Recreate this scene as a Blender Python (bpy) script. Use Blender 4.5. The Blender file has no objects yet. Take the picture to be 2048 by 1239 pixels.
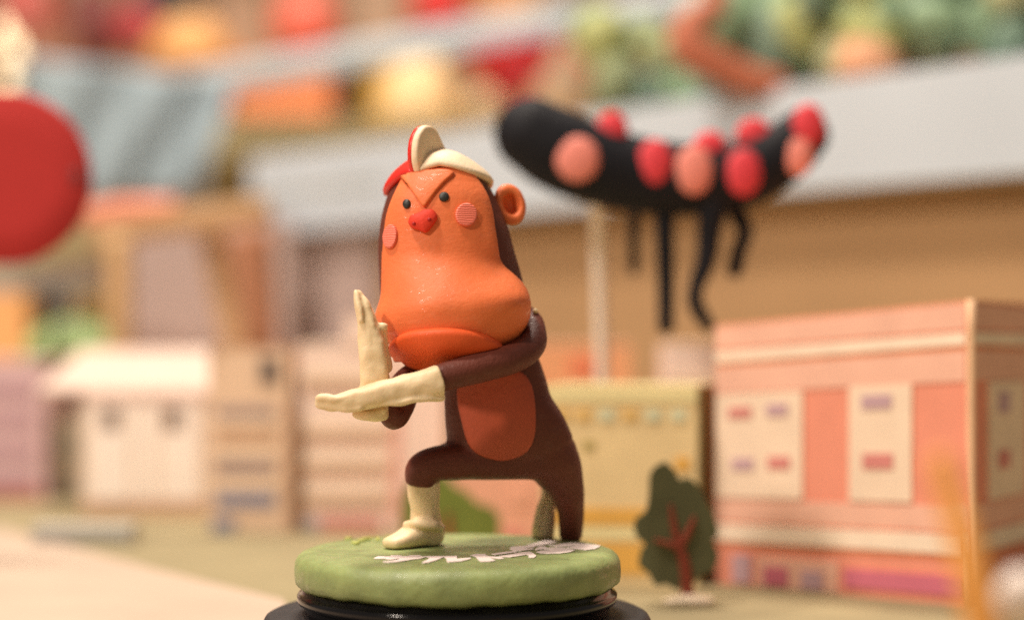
import bpy, bmesh, math, random
import numpy as np
from mathutils import Vector, Matrix
from mathutils.bvhtree import BVHTree
from mathutils.geometry import tessellate_polygon

# ------------------------------------------------------------------ units
# everything below is written in centimetres; X right, Y away from the viewer, Z up,
# origin on top of the green disc.  CM converts to Blender metres.
CM = 0.01
random.seed(7)
sc = bpy.context.scene
col = sc.collection

# ------------------------------------------------------------------ camera
FPX, HOR = 3400.0, 690.0                 # focal length in px of a 2048 px wide frame, horizon row
CAMX, CAMY, CAMZ = 0.846, -26.4, 3.17    # camera position (cm)
GROUND = -1.58                           # table top (cm)
cam_d = bpy.data.cameras.new('camera')
cam = bpy.data.objects.new('camera', cam_d)
col.objects.link(cam)
sc.camera = cam
cam.location = (CAMX*CM, CAMY*CM, CAMZ*CM)
cam.rotation_euler = (math.radians(90), 0, 0)
cam_d.sensor_width = 36
cam_d.lens = 36*FPX/2048
cam_d.shift_y = (HOR-619.5)/2048
cam_d.clip_start = 0.01
cam_d.clip_end = 50
cam_d.dof.use_dof = True
cam_d.dof.focus_distance = 25.75*CM
cam_d.dof.aperture_fstop = cam_d.lens/9.6
cam_d.dof.aperture_blades = 0

# ------------------------------------------------------------------ world and lamps
w = bpy.data.worlds.new('World')
sc.world = w
w.use_nodes = True
bg = w.node_tree.nodes['Background']
bg.inputs[0].default_value = (1.0, 0.88, 0.78, 1)
bg.inputs[1].default_value = 0.19

def lamp(name, pos, target, size, watts, color):
    d = bpy.data.lights.new(name, 'AREA')
    d.shape = 'DISK'
    d.size = size*CM
    d.energy = watts
    d.color = color
    o = bpy.data.objects.new(name, d)
    o.location = Vector(pos)*CM
    o.rotation_euler = (Vector(target)-Vector(pos)).to_track_quat('-Z', 'Y').to_euler()
    col.objects.link(o)
    return o
WARM = (1.0, 0.865, 0.73)
lamp('ceiling_spot_over_stage', (-36, -14, 106), (2, 8, 0), 14, 10.0, WARM)
lamp('ceiling_spot_rear', (-10, 60, 150), (0, 60, 0), 40, 22.0, WARM)
lamp('spot_front_left', (-80, -74, 84), (0, 10, 3), 11, 11.0, WARM)
sc.view_settings.view_transform = 'Standard'
sc.view_settings.look = 'None'
sc.view_settings.gamma = 1
sc.view_settings.exposure = 0.12
sc.view_settings.use_curve_mapping = False
sc.cycles.use_denoising = False
sc.cycles.max_bounces = 6
sc.cycles.sample_clamp_indirect = 1.5
sc.cycles.sample_clamp_direct = 8
sc.cycles.caustics_reflective = False
sc.cycles.caustics_refractive = False

# ------------------------------------------------------------------ helpers
def at(px, py, d):
    """point (cm) seen at pixel px,py of the photograph when it lies d cm in front of the lens"""
    return Vector(((px-1024)/FPX*d+CAMX, d+CAMY, CAMZ+(HOR-py)/FPX*d))

def aty(px, py, y):
    return at(px, py, y-CAMY)

def gd(py):
    """distance of a point of the table top seen on row py"""
    return (CAMZ-GROUND)*FPX/(py-HOR)

def srgb(r, g, b):
    f = lambda c: (c/255/12.92) if c/255 <= 0.04045 else ((c/255+0.055)/1.055)**2.4
    return (f(r), f(g), f(b), 1)

MATS = {}
def mat(name, color, rough=0.5, vary=0.10, vscale=1.2, bump=0.0, bscale=8.0, spec=0.5, coat=0.0, sss=0.0,
        metal=0.0, emit=0.0, bump2=0.0, b2scale=1.0, wave=None, aniso=None, glint=0.0):
    """procedural clay / paper / plastic; scales are per centimetre"""
    if name in MATS:
        return MATS[name]
    m = bpy.data.materials.new(name)
    m.use_nodes = True
    nt = m.node_tree
    N, L = nt.nodes, nt.links
    p = N['Principled BSDF']
    tc = N.new('ShaderNodeTexCoord')
    mp = N.new('ShaderNodeMapping')
    mp.inputs['Scale'].default_value = (100, 100, 100)
    L.new(tc.outputs['Object'], mp.inputs[0])
    nz = N.new('ShaderNodeTexNoise')
    nz.inputs['Scale'].default_value = vscale
    nz.inputs['Detail'].default_value = 6
    L.new(mp.outputs[0], nz.inputs['Vector'])
    rp = N.new('ShaderNodeMapRange')
    rp.inputs[1].default_value = 0.25
    rp.inputs[2].default_value = 0.75
    rp.inputs[3].default_value = 1-vary
    rp.inputs[4].default_value = 1+vary
    L.new(nz.outputs['Fac'], rp.inputs[0])
    mx = N.new('ShaderNodeVectorMath')
    mx.operation = 'SCALE'
    mx.inputs[0].default_value = color[:3]
    L.new(rp.outputs[0], mx.inputs['Scale'])
    L.new(mx.outputs[0], p.inputs['Base Color'])
    p.inputs['Roughness'].default_value = rough
    p.inputs['Specular IOR Level'].default_value = spec
    p.inputs['Metallic'].default_value = metal
    if coat:
        p.inputs['Coat Weight'].default_value = coat
        p.inputs['Coat Roughness'].default_value = 0.18
    if sss:
        p.inputs['Subsurface Weight'].default_value = sss
        p.inputs['Subsurface Radius'].default_value = (1.0, 0.4, 0.2)
        p.inputs['Subsurface Scale'].default_value = 0.0008
    if emit:
        p.inputs['Emission Color'].default_value = color
        p.inputs['Emission Strength'].default_value = emit
    last = None
    def add_bump(height, strength, dist):
        nonlocal last
        b = N.new('ShaderNodeBump')
        b.inputs['Strength'].default_value = strength
        b.inputs['Distance'].default_value = dist*CM
        L.new(height, b.inputs['Height'])
        if last:
            L.new(last, b.inputs['Normal'])
        last = b.outputs['Normal']
    if bump2:
        n2 = N.new('ShaderNodeTexNoise')
        n2.inputs['Scale'].default_value = b2scale
        n2.inputs['Detail'].default_value = 2
        L.new(mp.outputs[0], n2.inputs['Vector'])
        add_bump(n2.outputs['Fac'], bump2, 0.25)
    if bump:
        n1 = N.new('ShaderNodeTexNoise')
        n1.inputs['Scale'].default_value = bscale
        n1.inputs['Detail'].default_value = 4
        n1.inputs['Roughness'].default_value = 0.65
        if aniso:
            m2 = N.new('ShaderNodeMapping')
            m2.inputs['Scale'].default_value = aniso
            L.new(mp.outputs[0], m2.inputs[0])
            L.new(m2.outputs[0], n1.inputs['Vector'])
        else:
            L.new(mp.outputs[0], n1.inputs['Vector'])
        add_bump(n1.outputs['Fac'], bump, 0.05)
    if wave:
        wv = N.new('ShaderNodeTexWave')
        wv.bands_direction = 'Z'
        wv.inputs['Scale'].default_value = wave[0]
        wv.inputs['Distortion'].default_value = 2.5
        wv.inputs['Detail'].default_value = 1
        L.new(mp.outputs[0], wv.inputs['Vector'])
        add_bump(wv.outputs['Fac'], wave[1], 0.03)
    if last:
        L.new(last, p.inputs['Normal'])
    if glint:
        m3 = N.new('ShaderNodeMapping')
        m3.inputs['Scale'].default_value = (1, 1, 2.2)
        L.new(mp.outputs[0], m3.inputs[0])
        n3 = N.new('ShaderNodeTexNoise')
        n3.inputs['Scale'].default_value = 8.5
        n3.inputs['Detail'].default_value = 3
        L.new(m3.outputs[0], n3.inputs['Vector'])
        b3 = N.new('ShaderNodeBump')
        b3.inputs['Strength'].default_value = 0.55
        b3.inputs['Distance'].default_value = 0.05*CM
        L.new(n3.outputs['Fac'], b3.inputs['Height'])
        n4 = N.new('ShaderNodeTexNoise')
        n4.inputs['Scale'].default_value = 4.5
        n4.inputs['Detail'].default_value = 3
        L.new(m3.outputs[0], n4.inputs['Vector'])
        r4 = N.new('ShaderNodeMapRange')
        r4.inputs[1].default_value = 0.55
        r4.inputs[2].default_value = 0.64
        r4.inputs[4].default_value = glint
        L.new(n4.outputs['Fac'], r4.inputs[0])
        L.new(r4.outputs[0], p.inputs['Coat Weight'])
        p.inputs['Coat Roughness'].default_value = 0.11
        L.new(b3.outputs['Normal'], p.inputs['Coat Normal'])
    MATS[name] = m
    return m

def paper(name, rgb, vary=0.07):
    return mat('paper_'+name, srgb(*rgb), rough=0.8, vary=vary, vscale=1.5, bump=0.15, bscale=14, spec=0.2)

ORIG = {}
def thing(name, label, cat, base, group=None):
    o = bpy.data.objects.new(name, None)
    o.empty_display_size = 0.005
    o.location = Vector(base)*CM
    col.objects.link(o)
    o['label'], o['category'] = label, cat
    if group:
        o['group'] = group
    ORIG[o.name] = Vector(base)
    return o

def tag(o, label, cat, group=None):
    o['label'], o['category'] = label, cat
    if group:
        o['group'] = group
    return o

def mk(name, vf, m, parent=None, smooth=True, origin=None, kind=None):
    """one mesh object from (verts in world cm, faces)"""
    verts, faces = vf
    V = np.asarray([tuple(v) for v in verts], dtype=float)
    if parent is not None:
        og = ORIG[parent.name]
    else:
        if origin is None:
            og = Vector(((V[:, 0].min()+V[:, 0].max())/2, (V[:, 1].min()+V[:, 1].max())/2, V[:, 2].min()))
        else:
            og = Vector(origin)
    me = bpy.data.meshes.new(name)
    me.from_pydata([tuple((v-np.array(og))*CM) for v in V], [], [tuple(int(i) for i in f) for f in faces])
    bm = bmesh.new()
    bm.from_mesh(me)
    bmesh.ops.recalc_face_normals(bm, faces=bm.faces)
    bm.to_mesh(me)
    bm.free()
    if smooth:
        me.polygons.foreach_set('use_smooth', [True]*len(me.polygons))
    me.materials.append(m)
    o = bpy.data.objects.new(name, me)
    col.objects.link(o)
    if parent is not None:
        o.parent = parent
    else:
        o.location = og*CM
    ORIG[o.name] = og
    if kind:
        o['kind'] = kind
    return o

def join(*vfs):
    V, F = [], []
    for v, f in vfs:
        n = len(V)
        V += [tuple(p) for p in v]
        F += [tuple(i+n for i in q) for q in f]
    return V, F

def crom(P, n):
    """Catmull-Rom through rows of P, n steps per span"""
    P = np.asarray(P, float)
    Q = np.vstack([2*P[0]-P[1], P, 2*P[-1]-P[-2]])
    out = []
    for i in range(1, len(Q)-2):
        for k in range(n):
            t = k/n
            a, b, c, d = Q[i-1], Q[i], Q[i+1], Q[i+2]
            out.append(0.5*((2*b)+(c-a)*t+(2*a-5*b+4*c-d)*t*t+(3*b-a-3*c+d)*t**3))
    out.append(P[-1])
    return np.array(out)

def tube(pts, rads, side=(0, 1, 0), n=20, steps=5, power=2.0, caps=(1, 1)):
    """closed tube through pts; rads gives (radius along side, radius across); rounded or flat caps"""
    R = [(r, r) if not hasattr(r, '__len__') else r for r in rads]
    D = crom([list(p)+list(r) for p, r in zip(pts, R)], steps)
    P, R = D[:, :3], np.maximum(D[:, 3:], 0.01)
    T = np.gradient(P, axis=0)
    T /= np.linalg.norm(T, axis=1)[:, None]
    rings = []
    def ring(c, t, ra, rb):
        s = np.array(side, float)
        s -= t*np.dot(s, t)
        s /= np.linalg.norm(s)
        o = np.cross(t, s)
        out = []
        for k in range(n):
            a = 2*math.pi*k/n
            ca, sa = math.cos(a), math.sin(a)
            e = 2/power
            out.append(c+s*ra*math.copysign(abs(ca)**e, ca)+o*rb*math.copysign(abs(sa)**e, sa))
        return out
    if caps[0]:
        for q in (0.97, 0.8, 0.5, 0.2):
            rr = min(R[0])*caps[0]
            k = math.sqrt(1-q*q)
            rings.append(ring(P[0]-T[0]*rr*q, T[0], R[0][0]*k, R[0][1]*k))
    for i in range(len(P)):
        rings.append(ring(P[i], T[i], *R[i]))
    if caps[1]:
        for q in (0.2, 0.5, 0.8, 0.97):
            rr = min(R[-1])*caps[1]
            k = math.sqrt(1-q*q)
            rings.append(ring(P[-1]+T[-1]*rr*q, T[-1], R[-1][0]*k, R[-1][1]*k))
    V, F = [], []
    for r in rings:
        V += [tuple(p) for p in r]
    for i in range(len(rings)-1):
        for k in range(n):
            a, b = i*n+k, i*n+(k+1) % n
            F.append((a, b, b+n, a+n))
    F.append(tuple(range(n-1, -1, -1)))
    F.append(tuple(range((len(rings)-1)*n, len(rings)*n)))
    return V, F

def ell(c, r, rot=None, nu=28, nv=16, dent=None):
    V, F = [], []
    M = rot or Matrix.Identity(3)
    c = Vector(c)
    for j in range(1, nv):
        th = math.pi*j/nv
        for i in range(nu):
            ph = 2*math.pi*i/nu
            p = Vector((r[0]*math.sin(th)*math.cos(ph), r[1]*math.sin(th)*math.sin(ph), r[2]*math.cos(th)))
            V.append(tuple(c+M @ p))
    V.append(tuple(c+M @ Vector((0, 0, r[2]))))
    V.append(tuple(c+M @ Vector((0, 0, -r[2]))))
    t, b = len(V)-2, len(V)-1
    for j in range(nv-2):
        for i in range(nu):
            a, d = j*nu+i, j*nu+(i+1) % nu
            F.append((a, a+nu, d+nu, d))
    for i in range(nu):
        F.append((t, i, (i+1) % nu))
        F.append((b, (nv-2)*nu+(i+1) % nu, (nv-2)*nu+i))
    return V, F

def lathe(c, prof, n=64, sx=1.0, sy=1.0, wob=0.0, seed=0):
    """profile of (radius, z); closed at both ends"""
    rnd = random.Random(seed)
    ph = [rnd.uniform(0, 6.28) for _ in range(6)]
    V, F = [], []
    for j, (r, z) in enumerate(prof):
        for i in range(n):
            a = 2*math.pi*i/n
            k = 1+wob*(math.sin(2*a+ph[0])+0.7*math.sin(3*a+ph[1])+0.5*math.sin(5*a+ph[2]+z*3)+0.3*math.sin(9*a+ph[3]+z*7))
            zz = wob*0.6*(math.sin(3*a+ph[4])+0.6*math.sin(7*a+ph[5]))*min(r, 1)
            V.append((c[0]+r*sx*k*math.cos(a), c[1]+r*sy*k*math.sin(a), c[2]+z+zz))
    for j in range(len(prof)-1):
        for i in range(n):
            a, b = j*n+i, j*n+(i+1) % n
            F.append((a, b, b+n, a+n))
    F.append(tuple(range(n-1, -1, -1)))
    F.append(tuple(range((len(prof)-1)*n, len(prof)*n)))
    return V, F

def remesh(vfs, voxel=0.025, smooth=6, adapt=0.0):
    """melt overlapping closed shapes into one continuous clay surface"""
    V, F = join(*vfs)
    me = bpy.data.meshes.new('tmp')
    me.from_pydata(V, [], F)
    o = bpy.data.objects.new('tmp', me)
    col.objects.link(o)
    bm = bmesh.new()
    bm.from_mesh(me)
    bmesh.ops.recalc_face_normals(bm, faces=bm.faces)
    bm.to_mesh(me)
    bm.free()
    r = o.modifiers.new('r', 'REMESH')
    r.mode = 'VOXEL'
    r.voxel_size = voxel
    if smooth:
        s = o.modifiers.new('s', 'SMOOTH')
        s.factor = 0.5
        s.iterations = smooth
    dg = bpy.context.evaluated_depsgraph_get()
    e = o.evaluated_get(dg)
    m2 = e.to_mesh()
    n = len(m2.vertices)
    a = np.empty(n*3)
    m2.vertices.foreach_get('co', a)
    VV = a.reshape(-1, 3)
    FF = [tuple(p.vertices) for p in m2.polygons]
    e.to_mesh_clear()
    bpy.data.objects.remove(o)
    bpy.data.meshes.remove(me)
    return VV, FF

def lumpy(vf, amp=0.012, scale=2.0, seed=0):
    """slight hand-modelled unevenness of a surface"""
    from mathutils import noise
    V, F = vf
    off = Vector((seed*3.1, seed*1.7, seed*5.3))
    out = []
    for v in V:
        q = Vector(v)
        d = noise.noise_vector(q*scale+off)
        out.append(tuple(q+d*amp))
    return out, F

def bvh(vf):
    V, F = vf
    return BVHTree.FromPolygons([Vector(v) for v in V], F)

CAMP = Vector((CAMX, CAMY, CAMZ))
def hit(tree, px, py):
    d = (at(px, py, 20)-CAMP).normalized()
    loc, nor, i, dist = tree.ray_cast(CAMP, d)
    if loc is None:
        loc, nor, i, dist = tree.find_nearest(at(px, py, 26.0))
    if nor.dot(d) > 0:
        nor = -nor
    return loc, nor

def patch(tree, outline, thick, rings=8, edge=0.25, sink=0.03, dome=0.0, closed=True, sub=4, smooth_n=True):
    """a flat piece of clay pressed on a surface; outline in photograph pixels, relief in cm"""
    O = np.array(outline, float)
    if sub > 1:
        C = crom(np.vstack([O, O[:1]]), sub)[:-1]
    else:
        C = O
    cen = C.mean(axis=0)
    n = len(C)
    V, F = [], []
    fr = [1.0, 1.0, 1-edge*0.06, 1-edge*0.25, 1-edge*0.6, 1-edge]
    hh = [-sink, thick*0.45, thick*0.78, thick*0.93, thick*0.99, thick]
    k = 1-edge
    for i in range(1, rings):
        fr.append(k*(1-i/rings))
        hh.append(thick)
    for f, h in zip(fr, hh):
        for c in C:
            q = cen+(c-cen)*f
            loc, nor = hit(tree, q[0], q[1])
            V.append(tuple(loc+nor*(h+dome*(1-f*f))))
    loc, nor = hit(tree, *cen)
    V.append(tuple(loc+nor*(thick+dome)))
    m = len(fr)
    for j in range(m-1):
        for i in range(n):
            a, b = j*n+i, j*n+(i+1) % n
            F.append((a, b, b+n, a+n))
    for i in range(n):
        F.append(((m-1)*n+i, (m-1)*n+(i+1) % n, m*n))
    return V, F

def circ(cx, cy, rx, ry=None, n=14, rot=0.0):
    ry = ry or rx
    c, s = math.cos(rot), math.sin(rot)
    out = []
    for k in range(n):
        a = 2*math.pi*k/n
        x, y = rx*math.cos(a), ry*math.sin(a)
        out.append((cx+x*c-y*s, cy+x*s+y*c))
    return out

def box(p0, p1):
    x0, y0, z0 = p0
    x1, y1, z1 = p1
    V = [(x0, y0, z0), (x1, y0, z0), (x1, y1, z0), (x0, y1, z0), (x0, y0, z1), (x1, y0, z1), (x1, y1, z1), (x0, y1, z1)]
    return V, [(0, 3, 2, 1), (4, 5, 6, 7), (0, 1, 5, 4), (1, 2, 6, 5), (2, 3, 7, 6), (3, 0, 4, 7)]

def hexa(b, t):
    """solid from 4 bottom and 4 top points"""
    return list(b)+list(t), [(0, 3, 2, 1), (4, 5, 6, 7), (0, 1, 5, 4), (1, 2, 6, 5), (2, 3, 7, 6), (3, 0, 4, 7)]

def prism(poly, depth_vec, base):
    """extrude a 3D polygon (list of Vector) along depth_vec"""
    n = len(poly)
    V = [tuple(p) for p in poly]+[tuple(Vector(p)+depth_vec) for p in poly]
    tris = tessellate_polygon([[Vector(p) for p in poly]])
    F = [tuple(t) for t in tris]+[tuple(i+n for i in reversed(t)) for t in tris]
    F += [(i, (i+1) % n, (i+1) % n+n, i+n) for i in range(n)]
    return V, F

class Wall:
    """one upright face of a paper building: a,b bottom ends (x,y), heights; panels are set proud of it"""
    def __init__(s, a, b, z0, ha, hb):
        s.a, s.b, s.z0, s.ha, s.hb = Vector((a[0], a[1])), Vector((b[0], b[1])), z0, ha, hb
        d = (s.b-s.a).normalized()
        s.n = Vector((d.y, -d.x))          # faces the viewer when a is left of b
    def p(s, u, v, out=0.0):
        q = s.a.lerp(s.b, u)+s.n*out
        return Vector((q.x, q.y, s.z0+v*(s.ha*(1-u)+s.hb*u)))
    def panel(s, name, u0, u1, v0, v1, m, parent, t=0.03, back=-0.01):
        b = [s.p(u0, v0, t), s.p(u1, v0, t), s.p(u1, v0, back), s.p(u0, v0, back)]
        tt = [s.p(u0, v1, t), s.p(u1, v1, t), s.p(u1, v1, back), s.p(u0, v1, back)]
        return mk(name, hexa(b, tt), m, parent, smooth=False)

def house_body(parent, fl, fr, depth, z0, hl, hr, m, name='wall', mroof=None, skew=(0, 1)):
    """closed box behind the front edge fl-fr"""
    a, b = Vector(fl), Vector(fr)
    k = Vector(skew).normalized()*depth
    B = [(a.x, a.y, z0), (b.x, b.y, z0), (b.x+k.x, b.y+k.y, z0), (a.x+k.x, a.y+k.y, z0)]
    T = [(a.x, a.y, z0+hl), (b.x, b.y, z0+hr), (b.x+k.x, b.y+k.y, z0+hr), (a.x+k.x, a.y+k.y, z0+hl)]
    o = mk(name, hexa(B, T), m, parent, smooth=False)
    if mroof:
        T2 = [(p[0], p[1], p[2]+0.05) for p in T]
        T1 = [(p[0], p[1], p[2]+0.003) for p in T]
        mk('roof', hexa(T1, T2), mroof, parent, smooth=False)
    return o

# ================================================================== SETTING
g_mat = mat('ground_paint', srgb(148, 136, 104), rough=0.75, vary=0.16, vscale=0.35, bump=0.3, bscale=5, spec=0.25)
V, F = [], []
mk('ground', ([(-220, -60, GROUND), (220, -60, GROUND), (220, 260, GROUND), (-220, 260, GROUND)], [(0, 1, 2, 3)]), g_mat,
   smooth=False, kind='structure', origin=(0, 0, GROUND))
cream_path = mat('cream_card_path', srgb(186, 166, 148), rough=0.8, vary=0.06, vscale=0.4, bump=0.2, bscale=5, spec=0.2)
pz = GROUND+0.03
pp = [(-60, 44, pz), (-12.1, 17.2, pz), (-6.6, 9.4, pz), (-3.4, 5.2, pz), (-2.6, 1.0, pz), (-5, -20, pz), (-60, -20, pz)]
mk('path', ([p for p in pp]+[(p[0], p[1], GROUND+0.002) for p in pp],
            [tuple(range(7))]+[(i, (i+1) % 7, (i+1) % 7+7, i+7) for i in range(7)]), cream_path, smooth=False, kind='structure')
back_mat = mat('backdrop_cloth', srgb(150, 122, 100), rough=0.9, vary=0.25, vscale=0.04, spec=0.1)
mk('backdrop_wall', box((-220, 150, GROUND), (220, 151, 140)), back_mat, smooth=False, kind='structure')

# ================================================================== DISPLAY STAND
black_gloss = mat('black_glossy_plastic', srgb(14, 13, 15), rough=0.14, vary=0.1, spec=0.35, bump=0.03, bscale=10)
black_matte = mat('black_matte_plastic', srgb(30, 29, 33), rough=0.6, vary=0.25, vscale=3, bump=0.25, bscale=25)
stand = thing('display_stand', 'round black plastic stand under the green disc', 'stand', (0, 0, GROUND))
mk('base_plate', lathe((0, 0, GROUND), [(0.2, 0), (2.92, 0), (3.0, 0.06), (3.0, 0.5), (2.96, 0.58), (2.88, 0.62), (0.2, 0.62)], 96), black_matte, stand)
mk('cap', lathe((0, 0, GROUND), [(0.2, 0.622), (2.33, 0.622), (2.36, 0.66), (2.37, 0.76), (2.40, 0.79), (2.46, 0.81), (2.475, 0.84),
                                 (2.475, 0.92), (2.45, 0.95), (2.40, 0.965), (2.395, 1.02), (2.36, 1.045), (0.2, 1.045)], 128), black_gloss, stand)

# ================================================================== CLAY MONKEY FIGURE
orange = mat('orange_clay', srgb(228, 118, 68), rough=0.52, vary=0.07, vscale=1.6, bump=0.22, bscale=9, sss=0.12, glint=0.5,
             bump2=0.05, b2scale=1.6, aniso=(1, 1, 1.6), spec=0.35)
orange2 = mat('deep_orange_clay', srgb(222, 92, 44), rough=0.55, vary=0.06, vscale=1.6, bump=0.2, bscale=10, sss=0.1, spec=.3, glint=.08)
belly_m = mat('red_orange_clay', srgb(172, 72, 42), rough=0.55, vary=0.1, vscale=2, bump=0.25, bscale=8)
brown = mat('brown_clay', srgb(100, 51, 40), rough=0.52, vary=0.12, vscale=2.0, bump=0.4, bscale=12, glint=.15, bump2=0.06, b2scale=1.5, spec=.28)
cap_cream = mat('cap_cream_clay', srgb(238, 214, 182), rough=0.55, vary=0.04, vscale=2, bump=0.2, bscale=9, sss=0.1)
cream = mat('cream_clay', srgb(228, 204, 164), rough=0.5, vary=0.05, vscale=2, bump=0.22, bscale=9, sss=0.1)
red_m = mat('red_clay', srgb(214, 40, 30), rough=0.38, vary=0.08, bump=0.2, bscale=10, coat=0.15)
nose_m = mat('nose_clay', srgb(220, 62, 42), rough=0.6, vary=0.08, bump=0.3, bscale=10, spec=.3)
pink_m = mat('pink_clay', srgb(240, 122, 100), rough=0.55, vary=0.05, wave=(9.0, 0.45))
eye_m = mat('black_clay', srgb(38, 38, 36), rough=0.5, vary=0.1, bump=0.2, bscale=20)
dark_m = mat('nostril_clay', srgb(170, 20, 16), rough=0.6, vary=0.05)
green = mat('green_clay', srgb(134, 147, 92), rough=0.46, vary=0.26, vscale=2.2, bump=0.5, bscale=7, glint=0.5, sss=0.1, bump2=0.08, b2scale=1.5)
crumb_m = mat('yellow_green_crumb', srgb(176, 182, 98), rough=0.7, vary=0.15, bump=0.3, bscale=20)
letter_m = mat('pale_pink_lettering', srgb(250, 232, 226), rough=0.6, vary=0.04, vscale=3)

fig = thing('monkey_figure', 'orange-faced brown clay monkey with white gloves crossing its arms on a green disc', 'figurine', (0, 0, -0.52))

# --- green disc it is modelled on
prof = [(0.2, -0.52), (2.40, -0.52), (2.46, -0.505), (2.50, -0.46), (2.515, -0.38), (2.52, -0.27), (2.515, -0.16), (2.485, -0.095),
        (2.43, -0.042), (2.35, -0.012), (2.25, 0.0), (2.1, 0.0), (1.6, 0.0), (1.0, 0.0), (0.2, 0.0)]
V, F = lathe((0, 0, 0), prof, 128)
V2 = []
for x, y, z in V:
    r, a = math.hypot(x, y), math.atan2(y, x)
    if r > 2.15:
        k = 0.005*math.sin(3*a+1)+0.004*math.sin(7*a+2)+0.004*math.sin(13*a+z*8)
        x, y = x*(1+k*0.6), y*(1+k*0.6)
        if z < -0.25:
            z += 0.010*math.sin(6*a+2)+0.007*math.sin(17*a)+0.006*math.sin(31*a+1)
    V2.append((x, y, z))
disc = mk('green_disc', (V2, F), green, fig)
for i in range(22):
    a = random.uniform(2.0, 2.75)
    r = random.uniform(1.75, 2.34)
    s = random.uniform(0.02, 0.05)
    v, f = ell((r*math.cos(a), r*math.sin(a), s*0.25), (s*1.5, s, s*0.7), Matrix.Rotation(random.uniform(0, 3), 3, 'Z'), 9, 6)
    mk('crumb', lumpy((v, f), s*0.5, 14, i), crumb_m, disc)

# --- lettering: flat cut pieces lying on the disc
def on_disc(px, py):
    d = CAMZ*FPX/(py-HOR)
    return Vector(((px-1024)/FPX*d+CAMX, d+CAMY, 0.0))
A = lambda L: [(740+u*.127, 1100+v*.127) for u, v in L]
B = lambda L: [(960+u*.127, 1070+v*.1268) for u, v in L]
letters = [
    A([(50, 130), (120, 97), (310, 102), (330, 85), (480, 85), (510, 97), (590, 97), (630, 85), (790, 82), (826, 97), (884, 112),
       (800, 140), (690, 148), (600, 165), (430, 192), (300, 200), (195, 195), (200, 182), (330, 175), (440, 155), (470, 135),
       (350, 152), (265, 148), (240, 138), (60, 140)]),
    A([(834, 97), (1140, 95), (1380, 92), (1375, 140), (1590, 122), (1605, 140), (1450, 180), (1250, 195), (1215, 190), (1205, 140),
       (1165, 110), (1050, 160), (920, 200), (840, 210), (805, 200), (900, 155), (930, 125), (892, 112)]),
    [(940, 1110.2), (951, 1108.3), (969, 1107.9), (975, 1112), (981, 1113), (1000, 1113.8), (1010, 1117.5), (1002, 1118), (985, 1116.2),
     (981, 1116.5), (992, 1121.6), (980, 1123.5), (961, 1124), (954.6, 1119), (951, 1114)],
    B([(170, 300), (390, 270), (540, 252), (600, 270), (430, 295), (240, 318)]),
    B([(285, 335), (480, 308), (640, 275), (780, 262), (840, 285), (895, 330), (860, 360), (800, 362), (765, 350), (775, 325),
       (740, 312), (600, 335), (480, 352), (330, 345)]),
    B([(455, 225), (480, 190), (700, 175), (780, 150), (960, 105), (1080, 82), (1240, 110), (1130, 140), (1000, 165), (880, 176),
       (850, 195), (680, 210), (760, 220), (850, 213), (845, 228), (640, 255), (520, 248)]),
    B([(860, 228), (930, 182), (1010, 184), (1060, 200), (1300, 198), (1420, 218), (1505, 245), (1420, 275), (1280, 292),
       (1080, 295), (940, 285), (880, 270), (960, 248), (1180, 238), (1090, 228), (1000, 225), (880, 240)]),
    B([(1070, 160), (1180, 160), (1330, 135), (1500, 125), (1700, 145), (1890, 165), (1905, 180), (1820, 225), (1680, 240),
       (1560, 225), (1360, 200), (1450, 185), (1600, 178), (1500, 170), (1370, 180), (1200, 185)]),
]
for L in letters:
    poly = [on_disc(x, y)+Vector((0, 0, 0.004)) for x, y in L]
    cn = sum(poly, Vector())/len(poly)
    poly = [cn+(p-cn)*0.97 for p in poly]
    mk('letter', prism(poly, Vector((0, 0, 0.010)), None), letter_m, disc, smooth=False)

# --- head: rows of (photo row, left, right, half depth) for the brown skull
HY = 0.50                                   # depth of the head's axis
rows = [(303, 872, 886, 0.08), (308, 856, 900, 0.20), (317, 842, 916, 0.36), (331, 822, 938, 0.50), (352, 799, 964, 0.62), (380, 780, 984, 0.72),
        (420, 766, 1002, 0.80), (460, 759, 1017, 0.84), (500, 756, 1029, 0.87), (540, 757, 1040, 0.90), (580, 759, 1050, 0.92),
        (620, 766, 1056, 0.92), (660, 780, 1046, 0.86), (700, 800, 1022, 0.74), (730, 826, 980, 0.52), (746, 868, 930, 0.20)]
sect = []
for py, l, r, dp in rows:
    a, b = aty(l, py, HY), aty(r, py, HY)
    sect.append(((a.x+b.x)/2, (b.x-a.x)/2, dp, a.z))
sect = crom(sect, 4)                        # xc, half width, half depth, z
def section(z):
    zs = sect[::-1, 3]
    return [float(np.interp(z, zs, sect[::-1, k])) for k in range(3)]
def headpt(phi, z, off=0.0):
    xc, a, d = section(z)
    return Vector((xc+(a+off)*math.cos(phi), HY+(d+off)*math.sin(phi), z))
NS = 48
V, F = [], []
for xc, a, d, z in sect:
    for k in range(NS):
        t = 2*math.pi*k/NS
        V.append((xc+a*math.cos(t), HY+d*math.sin(t), z))
for j in range(len(sect)-1):
    for k in range(NS):
        a, b = j*NS+k, j*NS+(k+1) % NS
        F.append((a, b, b+NS, a+NS))
F.append(tuple(range(NS)))
F.append(tuple(range((len(sect)-1)*NS, len(sect)*NS)))
skull = (V, F)

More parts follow.
